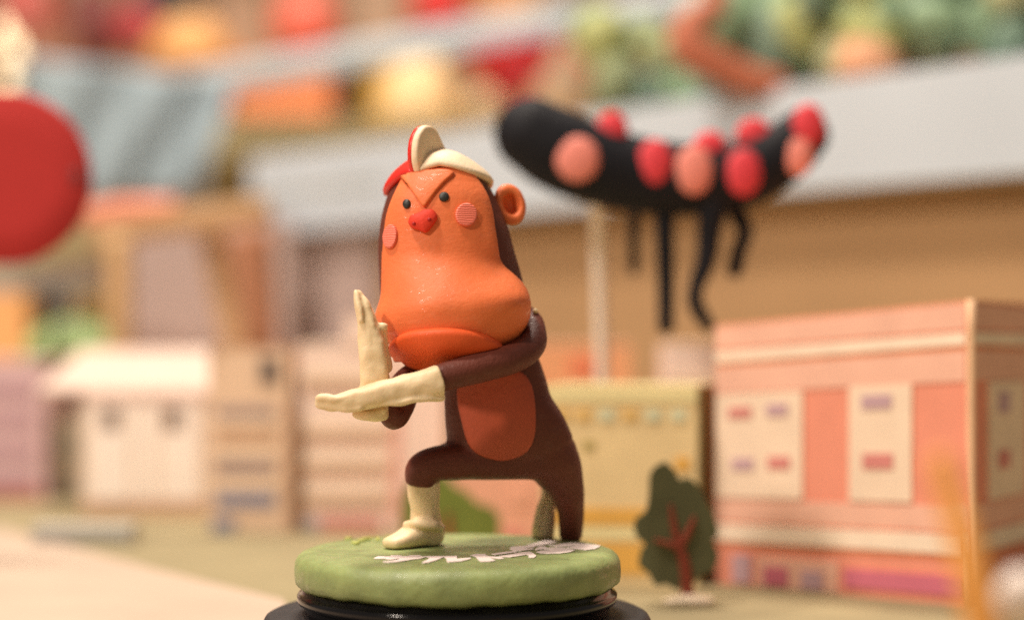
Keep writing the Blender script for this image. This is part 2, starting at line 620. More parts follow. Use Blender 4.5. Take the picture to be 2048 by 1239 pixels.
# --- brown body: torso, legs, arms and skull melted into one surface
def Pt(px, py, y):
    return tuple(aty(px, py, y))
torso = tube([Pt(960, 700, .55), Pt(985, 760, .60), Pt(997, 820, .62), Pt(1012, 870, .66), Pt(1022, 905, .70)],
             [(.50, .80), (.52, .82), (.54, .87), (.54, .98), (.48, 1.02)], n=32, power=2.5, caps=(1, .5))
thigh_l = tube([Pt(985, 920, .60), Pt(915, 922, .42), Pt(866, 928, .30), Pt(845, 940, .30), Pt(841, 964, .33)],
               [(.36, .30), (.32, .29), (.29, .27), (.28, .27), (.26, .25)], n=24, power=2.4, caps=(1, .25))
leg_r = tube([Pt(1078, 872, .72), Pt(1110, 928, .86), Pt(1131, 972, 1.06), Pt(1140, 1010, 1.25), Pt(1142, 1045, 1.38), Pt(1142, 1071, 1.46)],
             [(.46, .44), (.42, .42), (.34, .30), (.28, .235), (.25, .205), (.24, .19)], n=24, power=2.3, caps=(1, .1))
crotch = tube([Pt(900, 922, .5), Pt(980, 920, .62), Pt(1060, 918, .74), Pt(1105, 920, .84)], [(.33, .30), (.42, .31), (.42, .32), (.38, .36)], n=24, power=2.5)
hips = ell(Pt(1085, 900, .80), (.55, .42, .40))
arm_r = tube([Pt(1050, 622, .62), Pt(1066, 650, .40), Pt(1062, 690, .02), Pt(1025, 716, -.40), Pt(960, 735, -.72), Pt(900, 750, -.92), Pt(865, 760, -1.0)],
             [.13, .19, .23, .24, .23, .22, .21], n=24, side=(0, 0, 1))
arm_l = tube([Pt(850, 740, .25), Pt(812, 770, .05), Pt(795, 812, -.2), Pt(788, 834, -.42), Pt(770, 815, -.55)],
             [.24, .25, .26, .20, .17], n=24, side=(1, 0, 0))
body_vf = remesh([skull, torso, thigh_l, leg_r, crotch, hips, arm_r, arm_l], 0.028, 5)
body_vf = lumpy(body_vf, 0.012, 2.2, 1)
mk('body', body_vf, brown, fig)

# --- orange face with the swelling muzzle
fr = [(336, 830, 926), (350, 812, 950), (380, 799, 968), (420, 784, 982), (460, 777, 989), (500, 774, 996), (520, 773, 1001), (536, 773, 1012), (553, 773, 1028), (572, 774, 1041),
      (600, 776, 1047), (640, 776, 1046), (680, 790, 1026), (708, 812, 1002), (726, 840, 970)]
fr = crom(fr, 5)
def sst(a, b, x):
    t = max(0.0, min(1.0, (x-a)/(b-a)))
    return t*t*(3-2*t)
NU = 56
outer, inner = [], []
for j, (py, l, r) in enumerate(fr):
    z = aty(900, py, 0.0).z
    xc, a, d = section(z)
    def ang(px):
        # viewing rays are nearly parallel: angle of the section whose x projects there
        x = aty(px, py, HY).x
        q = max(-0.996, min(0.996, (x-xc)/a))
        return -math.acos(q)
    pl, pr = ang(l), ang(r)
    rowk = sst(505, 625, py)*(1-0.75*sst(665, 735, py))
    for k in range(NU+1):
        u = k/NU
        phi = pl+(pr-pl)*u
        e = max(0.0, 1-abs(2*u-1)**14)**0.5*(0.25+0.75*sst(335, 400, py))
        front = math.sin(math.pi*u)
        deg = math.degrees(phi)
        mz = rowk*(0.01+0.40*front**1.1)
        mz += 0.10*math.exp(-((deg+52)/24)**2-((py-600)/40)**2)      # swollen cheek on the right
        mz += 0.08*math.exp(-((deg+150)/24)**2-((py-632)/40)**2)
        mz -= 0.05*math.exp(-((deg+45)/26)**2-((py-530)/26)**2)
        q = headpt(phi, z, 0.02+0.085*e+mz*e)
        outer.append(tuple(q))
        inner.append(tuple(headpt(phi, z, -0.12)))
n1 = NU+1
V = outer+inner
F = []
NR = len(fr)
for j in range(NR-1):
    for k in range(NU):
        a = j*n1+k
        F.append((a, a+1, a+1+n1, a+n1))
        b = a+NR*n1
        F.append((b, b+n1, b+1+n1, b+1))
    a, b = j*n1, (j+1)*n1
    o = NR*n1
    F.append((a, b, b+o, a+o))
    a, b = j*n1+NU, (j+1)*n1+NU
    F.append((a, a+o, b+o, b))
for k in range(NU):
    o = NR*n1
    F.append((k, k+o, k+1+o, k+1))
    a = (NR-1)*n1+k
    F.append((a, a+1, a+1+o, a+o))
face_vf = remesh([(V, F)], 0.024, 6)
face_vf = lumpy(face_vf, 0.010, 2.0, 4)
face = mk('face', face_vf, orange, fig)
ft = bvh(face_vf)

lip = patch(ft, [(778, 694), (788, 677), (815, 663), (855, 656), (905, 655), (950, 661), (984, 674), (1003, 688), (988, 699), (955, 709), (905, 722),
                 (868, 731), (836, 735), (806, 727), (785, 711)], 0.15, edge=.30, sink=.06, dome=.05, sub=3, rings=8)
mk('lower_lip', lumpy(lip, .012, 3, 2), orange2, face)

# pieces pressed on the face
mk('brow', patch(ft, [(797, 352), (812, 366), (830, 390), (843, 409), (849, 414), (855, 407), (872, 384), (892, 362), (908, 346), (880, 341), (835, 345)],
                 0.055, edge=0.22, sub=2), orange, face)
for cx, cy, rx, ry, rt in ((814, 408, 7.5, 9.5, .15), (888, 394, 10, 9.5, 0)):
    mk('eye', patch(ft, circ(cx, cy, rx, ry, 12, rt), 0.028, edge=.6, sub=2, dome=0.02), eye_m, face)
for cx, cy, rx, ry, rt in ((782.5, 473, 13, 24, .12), (931.5, 430, 21, 23, 0)):
    mk('cheek', patch(ft, circ(cx, cy, rx, ry, 16, rt), 0.05, edge=.2, sub=2), pink_m, face)
nose = mk('nose', patch(ft, [(819, 446), (823, 433), (836, 427), (850, 420), (865, 420), (873, 428), (874, 438), (867, 450), (856, 463), (850, 465), (838, 460), (825, 456)],
                        0.08, edge=.4, sub=3, dome=0.045), nose_m, face)
for cx, cy in ((832.5, 449), (861, 441)):
    loc, nor = hit(ft, cx, cy)
    c = loc+nor*0.108
    mk('nostril', ell(c, (.034, .03, .030), None, 10, 8), dark_m, nose)

# ears
def ear(name, c, nor, sx, sz, tilt):
    z = Vector(nor).normalized()
    x = z.cross(Vector((0, 0, 1))).normalized()
    y = z.cross(x)
    pr = [(0.001, -.16), (.16, -.14), (.25, -.08), (.30, 0.0), (.285, .055), (.235, .09), (.18, .085), (.145, .04), (.115, -.04), (.06, -.10), (.001, -.11)]
    D = crom(pr, 3)
    n = 36
    V, F = [], []
    for r, h in D:
        for k in range(n):
            a = 2*math.pi*k/n
            px_, py_ = r*math.cos(a)*sx, r*math.sin(a)*sz
            if r < 0.2:
                px_ -= 0.05*(1-r/.2)
            ct, st = math.cos(tilt), math.sin(tilt)
            V.append(tuple(Vector(c)+x*(px_*ct-py_*st)+y*(px_*st+py_*ct)+z*h))
    for j in range(len(D)-1):
        for k in range(n):
            a, b = j*n+k, j*n+(k+1) % n
            F.append((a, b, b+n, a+n))
    return mk(name, lumpy((V, F), .012, 4, 9), orange, fig)
ear('ear', Pt(1019, 409, .62), (.30, -1, .10), .84, 1.12, .25)
ear('ear', Pt(800, 440, 1.10), (-.75, -1, .10), .8, 1.0, -.2)

# belly
bt = bvh(body_vf)
btorso = bvh(remesh([torso, crotch, hips], 0.05, 4))
mk('belly', patch(btorso, [(1000, 735), (1040, 742), (1062, 770), (1070, 820), (1069, 868), (1055, 900), (1025, 916), (995, 919), (958, 908), (936, 884),
                           (924, 840), (916, 800), (918, 765), (940, 742)], 0.05, edge=.18, sub=3), belly_m, fig)

# --- cap: red half and cream half with a standing crest
YAW = math.radians(31)
PF = -math.pi/2-YAW
def border(phi):
    """photo row of the cap's lower edge by direction round the head"""
    a = math.degrees(phi)
    while a < -180:
        a += 360
    while a > 180:
        a -= 360
    xs = [-180, -160, -140, -121, -104, -88, -70, -45, -15, 0, 40, 90, 140, 180]
    ys = [384, 372, 352, 349, 340, 334, 338, 348, 358, 362, 372, 378, 385, 384]
    return float(np.interp(a, xs, ys))
ZTOP = sect[0][3]
def capshell(p0, p1, m, name, parent):
    nph, ns = 40, 14
    out, inn = [], []
    for i in range(nph+1):
        ph = p0+(p1-p0)*i/nph
        zb = aty(880, border(ph), HY-0.5).z
        for j in range(ns+1):
            s = j/ns
            z = ZTOP+(zb-ZTOP)*s**1.6
            e = (1-s**10)**0.5
            ed = (1-abs(2*i/nph-1)**30)**0.5
            hgt = 0.07*e*(0.35+0.65*ed)*(0.45+0.55*min(1,s*2.2))
            q = headpt(ph, z, 0.07+hgt)
            q.z += hgt*0.6*(1-s)
            out.append(tuple(q))
            inn.append(tuple(headpt(ph, z, -0.03)))
    n1 = ns+1
    V = out+inn
    o = len(out)
    F = []
    for i in range(nph):
        for j in range(ns):
            a = i*n1+j
            F.append((a, a+1, a+1+n1, a+n1))
            F.append((a+o, a+n1+o, a+1+n1+o, a+1+o))
        a, b = i*n1+ns, (i+1)*n1+ns
        F.append((a, b, b+o, a+o))
    for j in range(ns):
        F.append((j, j+o, j+1+o, j+1))
        a = nph*n1+j
        F.append((a, a+1, a+1+o, a+o))
    return mk(name, lumpy((V, F), .012, 3, 5), m, parent)
cap_c = capshell(PF+0.02, PF+math.pi, cap_cream, 'cap_half', fig)
cap_c['label'] = 'cream half of the cap'
cap_r = capshell(PF-0.02, PF-math.pi, red_m, 'cap_half', fig)
cap_r['label'] = 'red half of the cap'
dirv = Vector((-math.sin(YAW), -math.cos(YAW), 0))
nrm = Vector((math.cos(YAW), -math.sin(YAW), 0))
axis_x = aty(880, 300, HY).x
def crest(off0, off1, m, label):
    pr = [(.66, 354), (.74, 338), (.79, 318), (.79, 297), (.74, 275), (.63, 258), (.49, 251), (.34, 253), (.21, 262), (.09, 280), (-.04, 298), (-.3, 312), (-.1, 340), (.35, 354)]
    C = crom(np.array(pr+pr[:1], float), 4)[:-1]
    cen = np.array([.32, 305.])
    V, F = [], []
    prof = [(off0, .90), (off0+.012*np.sign(off1-off0), .97), ((off0+off1)/2, 1.0), (off1-.012*np.sign(off1-off0), .97), (off1, .90)]
    prof = [(off0, 1.0), ((off0*2+off1)/3, 1.0), (off1-.03*np.sign(off1-off0), .985), (off1-.008*np.sign(off1-off0), .95), (off1, .88), (off1, .5)]
    n = len(C)
    for off, k in prof:
        for s, py in C:
            s2, p2 = cen+(np.array([s, py])-cen)*k
            q = Vector((axis_x, HY, 0))+dirv*s2+nrm*off
            q.z = aty(850, p2, HY-s2*0.85).z
            V.append(tuple(q))
    for j in range(len(prof)-1):
        for i in range(n):
            a, b = j*n+i, j*n+(i+1) % n
            F.append((a, b, b+n, a+n))
    F.append(tuple(range(n)))
    F.append(tuple(range((len(prof)-1)*n, len(prof)*n)))
    o = mk('crest', lumpy((V, F), .008, 4, 6), m, fig)
    o['label'] = label
crest(-0.002, 0.10, cap_cream, 'cream right side of the crest')
crest(-0.004, -0.10, red_m, 'red left side of the crest')

# --- gloves
g1 = [tube([Pt(880, 762, -1.0), Pt(850, 768, -1.04), Pt(800, 779, -1.08), Pt(750, 790, -1.12), Pt(705, 800, -1.14), Pt(665, 806, -1.14), Pt(640, 805, -1.13)],
           [(.27, .255), (.25, .225), (.23, .20), (.25, .185), (.24, .155), (.17, .12), (.11, .09)], n=24, power=2.6, caps=(.12, .8)),
      tube([Pt(708, 792, -1.30), Pt(675, 797, -1.31), Pt(646, 795, -1.26), Pt(636, 797, -1.2)], [.06, .065, .07, .05], n=12),
      tube([Pt(720, 814, -1.30), Pt(690, 817, -1.29), Pt(660, 815, -1.24)], [.07, .06, .045], n=12),
      tube([Pt(884, 796, -1.14), Pt(850, 797, -1.22), Pt(800, 803, -1.26), Pt(765, 806, -1.26)], [.05, .05, .06, .05], n=12)]
mk('glove', lumpy(remesh(g1, .02, 3), .022, 5, 11), cream, fig)
g2 = [tube([Pt(742, 828, -.72), Pt(745, 800, -.75), Pt(749, 760, -.80), Pt(745, 710, -.82), Pt(737, 655, -.80), Pt(726, 615, -.78), Pt(716, 588, -.76)],
           [(.25, .27), (.22, .235), (.20, .225), (.17, .205), (.14, .165), (.11, .125), (.07, .075)], n=24, power=3.0, caps=(.4, .9)),
      tube([Pt(772, 735, -.62), Pt(768, 695, -.62), Pt(765, 660, -.66)], [.10, .09, .085], n=12),
      ell(Pt(765, 654, -.78), (.085, .08, .075)),
      tube([Pt(722, 640, -.93), Pt(715, 600, -.88), Pt(712, 584, -.82)], [.05, .05, .04], n=12),
      tube([Pt(747, 650, -.90), Pt(737, 615, -.86), Pt(726, 594, -.8)], [.045, .05, .04], n=12),
      tube([Pt(712, 826, -.9), Pt(738, 831, -.98), Pt(766, 822, -.92)], [.06, .075, .06], n=12)]
mk('glove', lumpy(remesh(g2, .02, 3), .024, 5, 12), cream, fig)
mk('clay_scrap', lumpy(ell(Pt(1071, 622, .35), (.05, .05, .045), None, 12, 8), .02, 9, 2), cream, fig)
# --- boots
b1 = [tube([Pt(847, 962, .36), Pt(848, 990, .40), Pt(850, 1020, .46), Pt(852, 1055, .55), Pt(853, 1076, .60)],
           [(.26, .265), (.25, .255), (.24, .23), (.27, .26), (.28, .27)], n=24, caps=(.2, .3)),
      tube([Pt(858, 1066, .72), Pt(835, 1068, .45), Pt(805, 1079, .22), Pt(783, 1086, .06)],
           [(.27, .20), (.27, .20), (.24, .135), (.19, .095)], side=(.5, -.8, 0), n=24, power=2.6),
      tube([Pt(812, 1049, .34), Pt(835, 1046, .20), Pt(868, 1050, .24), Pt(884, 1056, .5)], [.06, .085, .08, .06], n=12)]
bv, bf = remesh(b1, .022, 3)
bv = np.array(bv)
bv[:, 2] = np.maximum(bv[:, 2], 0.012)
mk('boot', lumpy((bv, bf), .010, 4, 13), cream, fig)
b2 = [tube([Pt(1102, 968, 1.50), Pt(1096, 1000, 1.60), Pt(1090, 1035, 1.62), Pt(1086, 1066, 1.62)], [(.14, .17), (.15, .13), (.18, .17), (.22, .19)], n=20),
      tube([Pt(1074, 1054, 1.50), Pt(1080, 1015, 1.46), Pt(1092, 985, 1.42)], [.08, .06, .05], n=12)]
bv, bf = remesh(b2, .022, 3)
bv = np.array(bv)
bv[:, 2] = np.maximum(bv[:, 2], 0.012)
mk('boot', lumpy((bv, bf), .012, 4, 14), cream, fig)

# ================================================================== BLACK SPOTTED CREATURE
black_clay = mat('black_dull_clay', srgb(18, 18, 25), rough=0.7, spec=0.25, vary=0.15, bump=0.2, bscale=5)
dot_red = mat('dot_red_clay', srgb(216, 64, 74), rough=0.6, spec=.3, vary=0.06)
dot_pink = mat('dot_pink_clay', srgb(230, 138, 124), rough=0.6, spec=.3, vary=0.06)
DC = 36.5
cr = thing('spotted_creature', 'floating black banana-shaped clay creature with red and pink spots and dangling legs', 'figurine', at(1215, 1100, DC+3.0).to_3d())
ORIG[cr.name] = Vector((at(1215, 1100, DC+3).x, DC+3+CAMY, GROUND))
cr.location = ORIG[cr.name]*CM
cp = [at(1062, 268, DC), at(1115, 298, DC), at(1190, 330, DC), at(1290, 352, DC), at(1400, 358, DC), at(1490, 345, DC), at(1566, 306, DC), at(1608, 268, DC)]
k = DC/FPX
creature = tube(cp, [(74*k, 76*k), (78*k, 84*k), (74*k, 80*k), (66*k, 76*k), (62*k, 72*k), (60*k, 68*k), (56*k, 62*k), (50*k, 52*k)], n=32, steps=6)
cvf = lumpy(creature, .02, 1.2, 3)
cb = mk('body', cvf, black_clay, cr)
ct = bvh(cvf)
for cx, cy, rx, ry, pk in ((1155, 318, 45, 46, 1), (1224, 262, 34, 42, 0), (1310, 325, 36, 48, 0), (1420, 295, 36, 34, 0), (1388, 340, 39, 50, 1),
                           (1487, 345, 37, 48, 0), (1508, 272, 38, 38, 0), (1597, 312, 31, 40, 1), (1617, 250, 34, 44, 0)):
    loc, nor = hit(ct, cx, cy)
    q = nor.to_track_quat('Z', 'Y').to_matrix()
    c = at(cx, cy, (loc.y-CAMY)+0.05)
    mk('spot', ell(c, (rx*k*.96, .16, ry*k*.96), None, 24, 14), dot_pink if pk else dot_red, cr)
def legp(pts, rr, dd=0.0):
    mk('leg', tube([at(x, y, DC+dd) for x, y in pts], [r*k*1.5 for r in rr], n=14), black_clay, cr)
legp([(1270, 400), (1268, 470), (1268, 540)], [9, 8, 7], 1.3)
legp([(1328, 390), (1330, 480), (1332, 570), (1332, 652)], [15, 13, 12, 11])
legp([(1432, 395), (1420, 450), (1412, 520), (1392, 575), (1392, 610), (1416, 650)], [20, 17, 14, 11, 11, 9], -.2)
legp([(1462, 400), (1478, 435), (1490, 465), (1478, 500), (1470, 540)], [13, 12, 11, 11, 11], .2)
rod_m = mat('pale_rod', srgb(236, 224, 212), rough=0.4, vary=0.05)
rb = Vector(ORIG[cr.name])
mk('support_rod', tube([at(1190, 370, DC+.6), at(1200, 560, DC+2.0), (rb.x, rb.y, GROUND)], [.16, .16, .16], n=12, caps=(0, 0)), rod_m, cr)

# ================================================================== PINK PAPER BUILDING
P_salmon, P_light, P_cream = paper('salmon', (232, 150, 126)), paper('light_pink', (236, 184, 162)), paper('cream', (240, 214, 190))
P_white, P_purple, P_mag, P_redw = paper('white', (244, 222, 200)), paper('purple', (194, 160, 168)), paper('magenta', (206, 114, 132)), paper('red', (212, 136, 130))
P_edge = paper('edge', (238, 196, 158))
P_orange = paper('orange_line', (222, 138, 92))
pb = thing('paper_building', 'pink paper building with two cream window panels and white stripes', 'building', (7, 7, GROUND))
a2, c2 = at(1432, 1165, 34.0), at(1940, 1210, 31.0)
A2, C2 = Vector((a2.x, a2.y)), Vector((c2.x, c2.y))
dv = (C2-A2).normalized()
nv_ = Vector((-dv.y, dv.x))                # away from the viewer
HL, HR = at(1432, 655, 34).z-GROUND, at(1940, 605, 31).z-GROUND
E2 = C2+nv_*5.5
house_body(pb, A2, C2, 5.5, GROUND, HL, HR, P_salmon, 'wall', paper('roof_pink', (226, 160, 128)), skew=nv_)
wl = Wall(A2, C2, GROUND, HL, HR)
wr = Wall(C2, E2, GROUND, HR, HR*.99)
for W in (wl, wr):
    W.panel('cornice_band', 0.0, 0.985, .915, .998, P_light, pb, .02)
    W.panel('stripe', 0.0, 0.985, .862, .905, P_white, pb, .035)
    W.panel('trim_line', 0.0, 0.985, .847, .858, P_orange, pb, .02)
    W.panel('band', 0.0, 0.985, .742, .845, P_light, pb, .025)
    W.panel('band', 0.0, 0.985, .245, .33, P_light, pb, .025)
    W.panel('stripe', 0.0, 0.985, .168, .235, P_white, pb, .04)
    W.panel('trim_line', 0.0, 0.985, .152, .164, P_orange, pb, .02)
p1 = wl.panel('window_panel', .004, .365, .337, .738, P_cream, pb, .05)
for u0, u1, v0, v1, m in ((.06, .155, .645, .685, P_redw), (.22, .305, .648, .692, P_purple), (.075, .165, .445, .49, P_purple), (.225, .315, .450, .495, P_redw)):
    wl.panel('window', u0, u1, v0, v1, m, p1, .075, .045)
p2 = wl.panel('window_panel', .55, .79, .337, .742, P_cream, pb, .05)
for u0, u1, v0, v1, m in ((.60, .715, .662, .71, P_purple), (.605, .72, .452, .505, P_redw)):
    wl.panel('window', u0, u1, v0, v1, m, p2, .075, .045)
wl.panel('door', .07, .15, .012, .118, P_purple, pb, .03)
arch = wl.panel('shop_front', .175, .505, .004, .118, P_light, pb, .03)
wl.panel('shop_window', .205, .305, .012, .082, P_mag, arch, .05, .025)
wl.panel('shop_window', .36, .445, .010, .078, P_purple, arch, .05, .025)
wl.panel('shop_awning', .53, .985, .03, .095, P_mag, pb, .04)
p3 = wr.panel('window_panel', .16, .55, .337, .738, P_cream, pb, .05)
wr.panel('window', .25, .36, .63, .70, P_purple, p3, .075, .045)
wr.panel('window', .25, .36, .44, .50, P_redw, p3, .075, .045)
ed = Vector((C2.x, C2.y))+(wl.n+wr.n)*0.03
mk('corner_strip', tube([(ed.x, ed.y, GROUND), (ed.x, ed.y, GROUND+HR*.5), (ed.x, ed.y, GROUND+HR+.05)], [.075, .075, .075], n=8, caps=(0, 0)), P_edge, pb)

# ================================================================== YELLOW PAPER BUILDING
P_yel, P_yel2 = paper('yellow', (234, 208, 158)), paper('yellow_pale', (236, 222, 168))
P_or, P_bl = paper('soft_orange', (232, 180, 92)), paper('pale_blue', (214, 214, 180))
P_sq = paper('soft_yellow_orange', (228, 190, 122))
yb = thing('paper_building', 'yellow paper building with small coloured squares between the monkey and the pink building', 'building', (3, 9, GROUND))
f0, f1 = at(1082, 1172, 33.8), at(1394, 1172, 33.6)
hy = at(1200, 776, 33.6).z-GROUND
house_body(yb, (f0.x, f0.y), (f1.x, f1.y), 2.6, GROUND, hy, hy, P_yel, 'wall', P_yel2, skew=(.28, 1))
wy = Wall((f0.x, f0.y), (f1.x, f1.y), GROUND, hy, hy)
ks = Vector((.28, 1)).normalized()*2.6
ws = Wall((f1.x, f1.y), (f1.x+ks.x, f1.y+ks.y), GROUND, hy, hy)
ws.panel('shaded_side', .002, .998, .001, .995, paper('shaded_olive', (150, 138, 92)), yb, .03)  # olive paints this side of the yellow wall as shaded
wy.panel('top_band', 0, 1, .93, .99, P_yel2, yb, .03)
for u, m in ((.13, P_sq), (.27, P_sq), (.42, P_bl), (.57, P_sq), (.72, P_bl), (.88, P_bl)):
    wy.panel('square_window', u-.05, u+.05, .835, .895, m, yb, .035)
wy.panel('wall_mark', .27, .34, .69, .73, paper('olive', (176, 160, 100)), yb, .03)
wy.panel('window', .86, .95, .585, .65, P_or, yb, .035)
wy.panel('band', 0, 1, .31, .39, P_or, yb, .035)
wy.panel('band', 0, 1, .23, .295, P_yel2, yb, .035)
wy.panel('band', 0, 1, .06, .21, P_or, yb, .03)

# ================================================================== CARD TREES
olive = paper('tree_olive', (104, 104, 76), .2)
trunk_m = paper('tree_red', (152, 76, 60), .12)
DT = 31.3
def card_tree(label, outline, d, m, trunk_px, base_px, thick=.10, base_r=.55):
    """upright cut card tree with raised trunk and a lump of clay as foot"""
    base = at(base_px[0], base_px[1], d)
    t = thing('card_tree', label, 'tree', (base.x, base.y, GROUND), 'card trees among the paper buildings')
    C = crom(np.array(list(outline)+[outline[0]], float), 4)[:-1]
    mk('crown', prism([at(x, y, d) for x, y in C], Vector((0, thick, 0)), None), m, t, smooth=False)
    if trunk_px:
        tr = None
        for i, (pts, rr) in enumerate(trunk_px):
            o = mk('trunk' if i == 0 else 'branch', tube([at(x, y, d-.01) for x, y in pts], [(.05, r*d/FPX) for r in rr], n=10, steps=4), trunk_m, t if tr is None else tr)
            if tr is None:
                tr = o
    mk('foot', lumpy(ell((base.x+.05, base.y, GROUND+.05), (base_r, base_r*.6, .11), None, 20, 10), .05, 2.5, 3), paper('foot', (236, 216, 190)), t)
card_tree('dark olive card tree with red trunk and branches in front of the yellow building',
          [(1330, 922), (1348, 938), (1360, 958), (1378, 955), (1400, 975), (1412, 1000), (1428, 1030), (1436, 1065), (1425, 1080), (1437, 1110), (1425, 1140), (1400, 1150),
           (1375, 1178), (1350, 1176), (1335, 1168), (1310, 1168), (1296, 1145), (1278, 1130), (1282, 1100), (1290, 1088), (1272, 1070), (1270, 1040), (1292, 1020), (1298, 985), (1300, 950), (1312, 932)],
          DT, olive,
          [([(1377, 1203), (1370, 1130), (1358, 1090)], [13, 12, 9]), ([(1358, 1095), (1348, 1050), (1342, 1012)], [9, 7, 4]), ([(1362, 1090), (1378, 1060), (1388, 1035)], [9, 7, 4]),
           ([(1352, 1092), (1332, 1085), (1312, 1080)], [7, 5, 4])], (1372, 1187), base_r=.5)
green_card = paper('tree_green', (112, 124, 58), .2)
card_tree('grassy green rounded card tree seen between the legs of the monkey',
          [(802, 1010), (812, 975), (840, 950), (880, 945), (905, 968), (935, 985), (955, 1005), (985, 1015), (1000, 1040), (995, 1080), (960, 1105), (880, 1110), (830, 1100), (805, 1060)],
          37.5, green_card, [([(900, 1120), (900, 1080), (896, 1030)], [10, 8, 5])], (900, 1118), base_r=.6)

# ================================================================== PAPER HOUSES BEHIND THE MONKEY AND AT LEFT
def front_house(label, x0, x1, ytop, d, m, roof, depth=3.0, ybase=None, skew=(0, 1), ytop2=None):
    a, b = at(x0, 0, d), at(x1, 0, d)
    h = at(0, ytop, d).z-GROUND
    h2 = at(0, ytop2 or ytop, d).z-GROUND
    t = thing('paper_building', label, 'building', ((a.x+b.x)/2, a.y, GROUND))
    house_body(t, (a.x, a.y), (b.x, b.y), depth, GROUND, h, h2, m, 'wall', roof, skew=skew)
    W = Wall((a.x, a.y), (b.x, b.y), GROUND, h, h2)
    W.px = lambda x: (x-x0)/(x1-x0)
    W.py = lambda y: (at(0, y, d).z-GROUND)/h
    def pan(name, xa, xb, ya, yb_, mm, t_=.04, par=None):
        return W.panel(name, W.px(xa), W.px(xb), W.py(yb_), W.py(ya), mm, par or t, t_)
    return t, pan

P_apt, P_beige, P_rose = paper('apartment', (240, 216, 202)), paper('beige', (202, 164, 134)), paper('rose', (232, 176, 160))
t, pan = front_house('pinkish white paper apartment block with rows of beige windows left of the monkey', 598, 890, 690, 43.6, P_apt, P_white, 3.5)
pan('upper_block', 690, 890, 632, 691, P_apt, .06)
for yy in (770, 872, 938, 1002):
    pan('floor_band', 602, 780, yy-32, yy-10, P_white, .05)
    for i in range(9):
        x = 606+i*19.5
        pan('window', x, x+13, yy-7, yy+12, P_beige, .06)
pan('corner_band', 784, 800, 740, 1050, P_rose, .05)
pan('shop_front', 640, 760, 1036, 1062, paper('rose_red', (206, 132, 122)), .06)
pan('door', 610, 640, 1040, 1068, paper('grey_blue', (150, 146, 156)), .06)

P_tan, P_tan2 = paper('tan', (228, 198, 170)), paper('tan_dark', (196, 158, 128))
P_grey, P_blue = paper('window_grey', (164, 146, 142)), paper('window_blue', (142, 144, 164))
t, pan = front_house('tan paper tower with grey and blue window strips', 418, 578, 700, 43.4, P_tan, P_tan2, 3.2)
for ya, yb_, m in ((812, 832, P_grey), (862, 882, P_tan2), (922, 946, P_grey), (985, 1012, P_blue)):
    pan('window_strip', 432, 550, ya, yb_, m, .05)
for ya, yb_ in ((838, 856), (890, 914), (954, 976)):
    pan('floor_band', 426, 560, ya, yb_, paper('tan_light', (236, 210, 184)), .04)
pan('round_opening', 520, 556, 715, 768, paper('dark_grey', (110, 98, 92)), .05)
pan('door', 425, 470, 1036, 1062, P_blue, .05)
pan('edge_strip', 574, 592, 800, 1070, paper('edge_brown', (172, 134, 108)), .07)  # brown strip down the right edge

P_wht = paper('panel_white', (246, 234, 224))
t, pan = front_house('white paper house with two dark round windows and a tan plinth', 165, 415, 785, 47.5, paper('warm_white', (236, 216, 198)), None, 3.5)
for xa, xb in ((182, 262), (272, 312), (322, 402)):
    pan('wall_panel', xa, xb, 796, 1000, P_wht, .06)
dk = paper('spot_dark', (116, 94, 82))
for cx in (222, 347):
    pan('round_window', cx-17, cx+17, 815, 858, dk, .08)
pan('eave_shadow_band', 165, 415, 787, 804, paper('eave_shadow', (196, 170, 160)), .07)  # shadow line under the roof, put into the panel colour
pan('plinth', 165, 415, 1004, 1030, P_tan2, .07)
b0, b1 = at(75, 0, 47.8), at(425, 0, 47.8)
zt, zb = at(0, 706, 52.8).z, at(0, 786, 47.8).z
rf = hexa([(b0.x, b0.y, zb), (b1.x, b1.y, zb), (b1.x, b1.y+5, zt), (b0.x, b0.y+5, zt)], [(b0.x, b0.y, zb+.12), (b1.x, b1.y, zb+.12), (b1.x, b1.y+5, zt+.12), (b0.x, b0.y+5, zt+.12)])
mk('roof', rf, paper('roof_cream', (212, 190, 176)), t, smooth=False)

P_mauve = paper('mauve', (212, 180, 182))
t, pan = front_house('mauve paper tower at the left edge', -120, 92, 722, 52.0, P_mauve, paper('mauve_roof', (206, 176, 176)), 3.2)
for yy in (770, 830, 890, 950):
    pan('window_strip', -100, 70, yy, yy+24, paper('mauve_dark', (178, 142, 154)), .05)
pan('shop_front', -100, 80, 975, 1020, paper('brick_rose', (190, 130, 116)), .06)
t, pan = front_house('dark olive narrow paper house between mauve tower and white house', 98, 172, 838, 52.5, paper('dark_olive', (164, 148, 128)), None, 3.0)
pan('door', 115, 150, 960, 1030, paper('olive_door', (116, 106, 92)), .05)
pan('window', 112, 158, 870, 910, paper('olive_window', (150, 140, 124)), .05)
t, pan = front_house('low pale blue card strip lying before the white house', 62, 262, 1052, 40.5, paper('pale_steel', (186, 182, 172)), None, .8)
pan('stripe', 70, 255, 1066, 1076, paper('steel_dark', (150, 150, 146)), .04)
t, pan = front_house('salmon paper house behind the green card tree', 905, 1094, 945, 40.5, paper('salmon_house', (232, 174, 148)), P_light, 2.5)
pan('window', 1020, 1060, 975, 1010, paper('salmon_win', (232, 176, 150)), .05)
pan('door', 1010, 1040, 1060, 1110, P_redw, .05)
t, pan = front_house('orange-pink paper house peeping over the yellow building', 1040, 1262, 690, 44.0, paper('apricot', (226, 166, 122)), P_light, 2.5)
pan('window', 1140, 1190, 715, 750, paper('apricot_red', (228, 134, 100)), .05)
t, pan = front_house('pale pinkish white paper house peeping behind the pink building', 1335, 1480, 690, 42.0, paper('blush', (236, 214, 200)), P_white, 2.5)
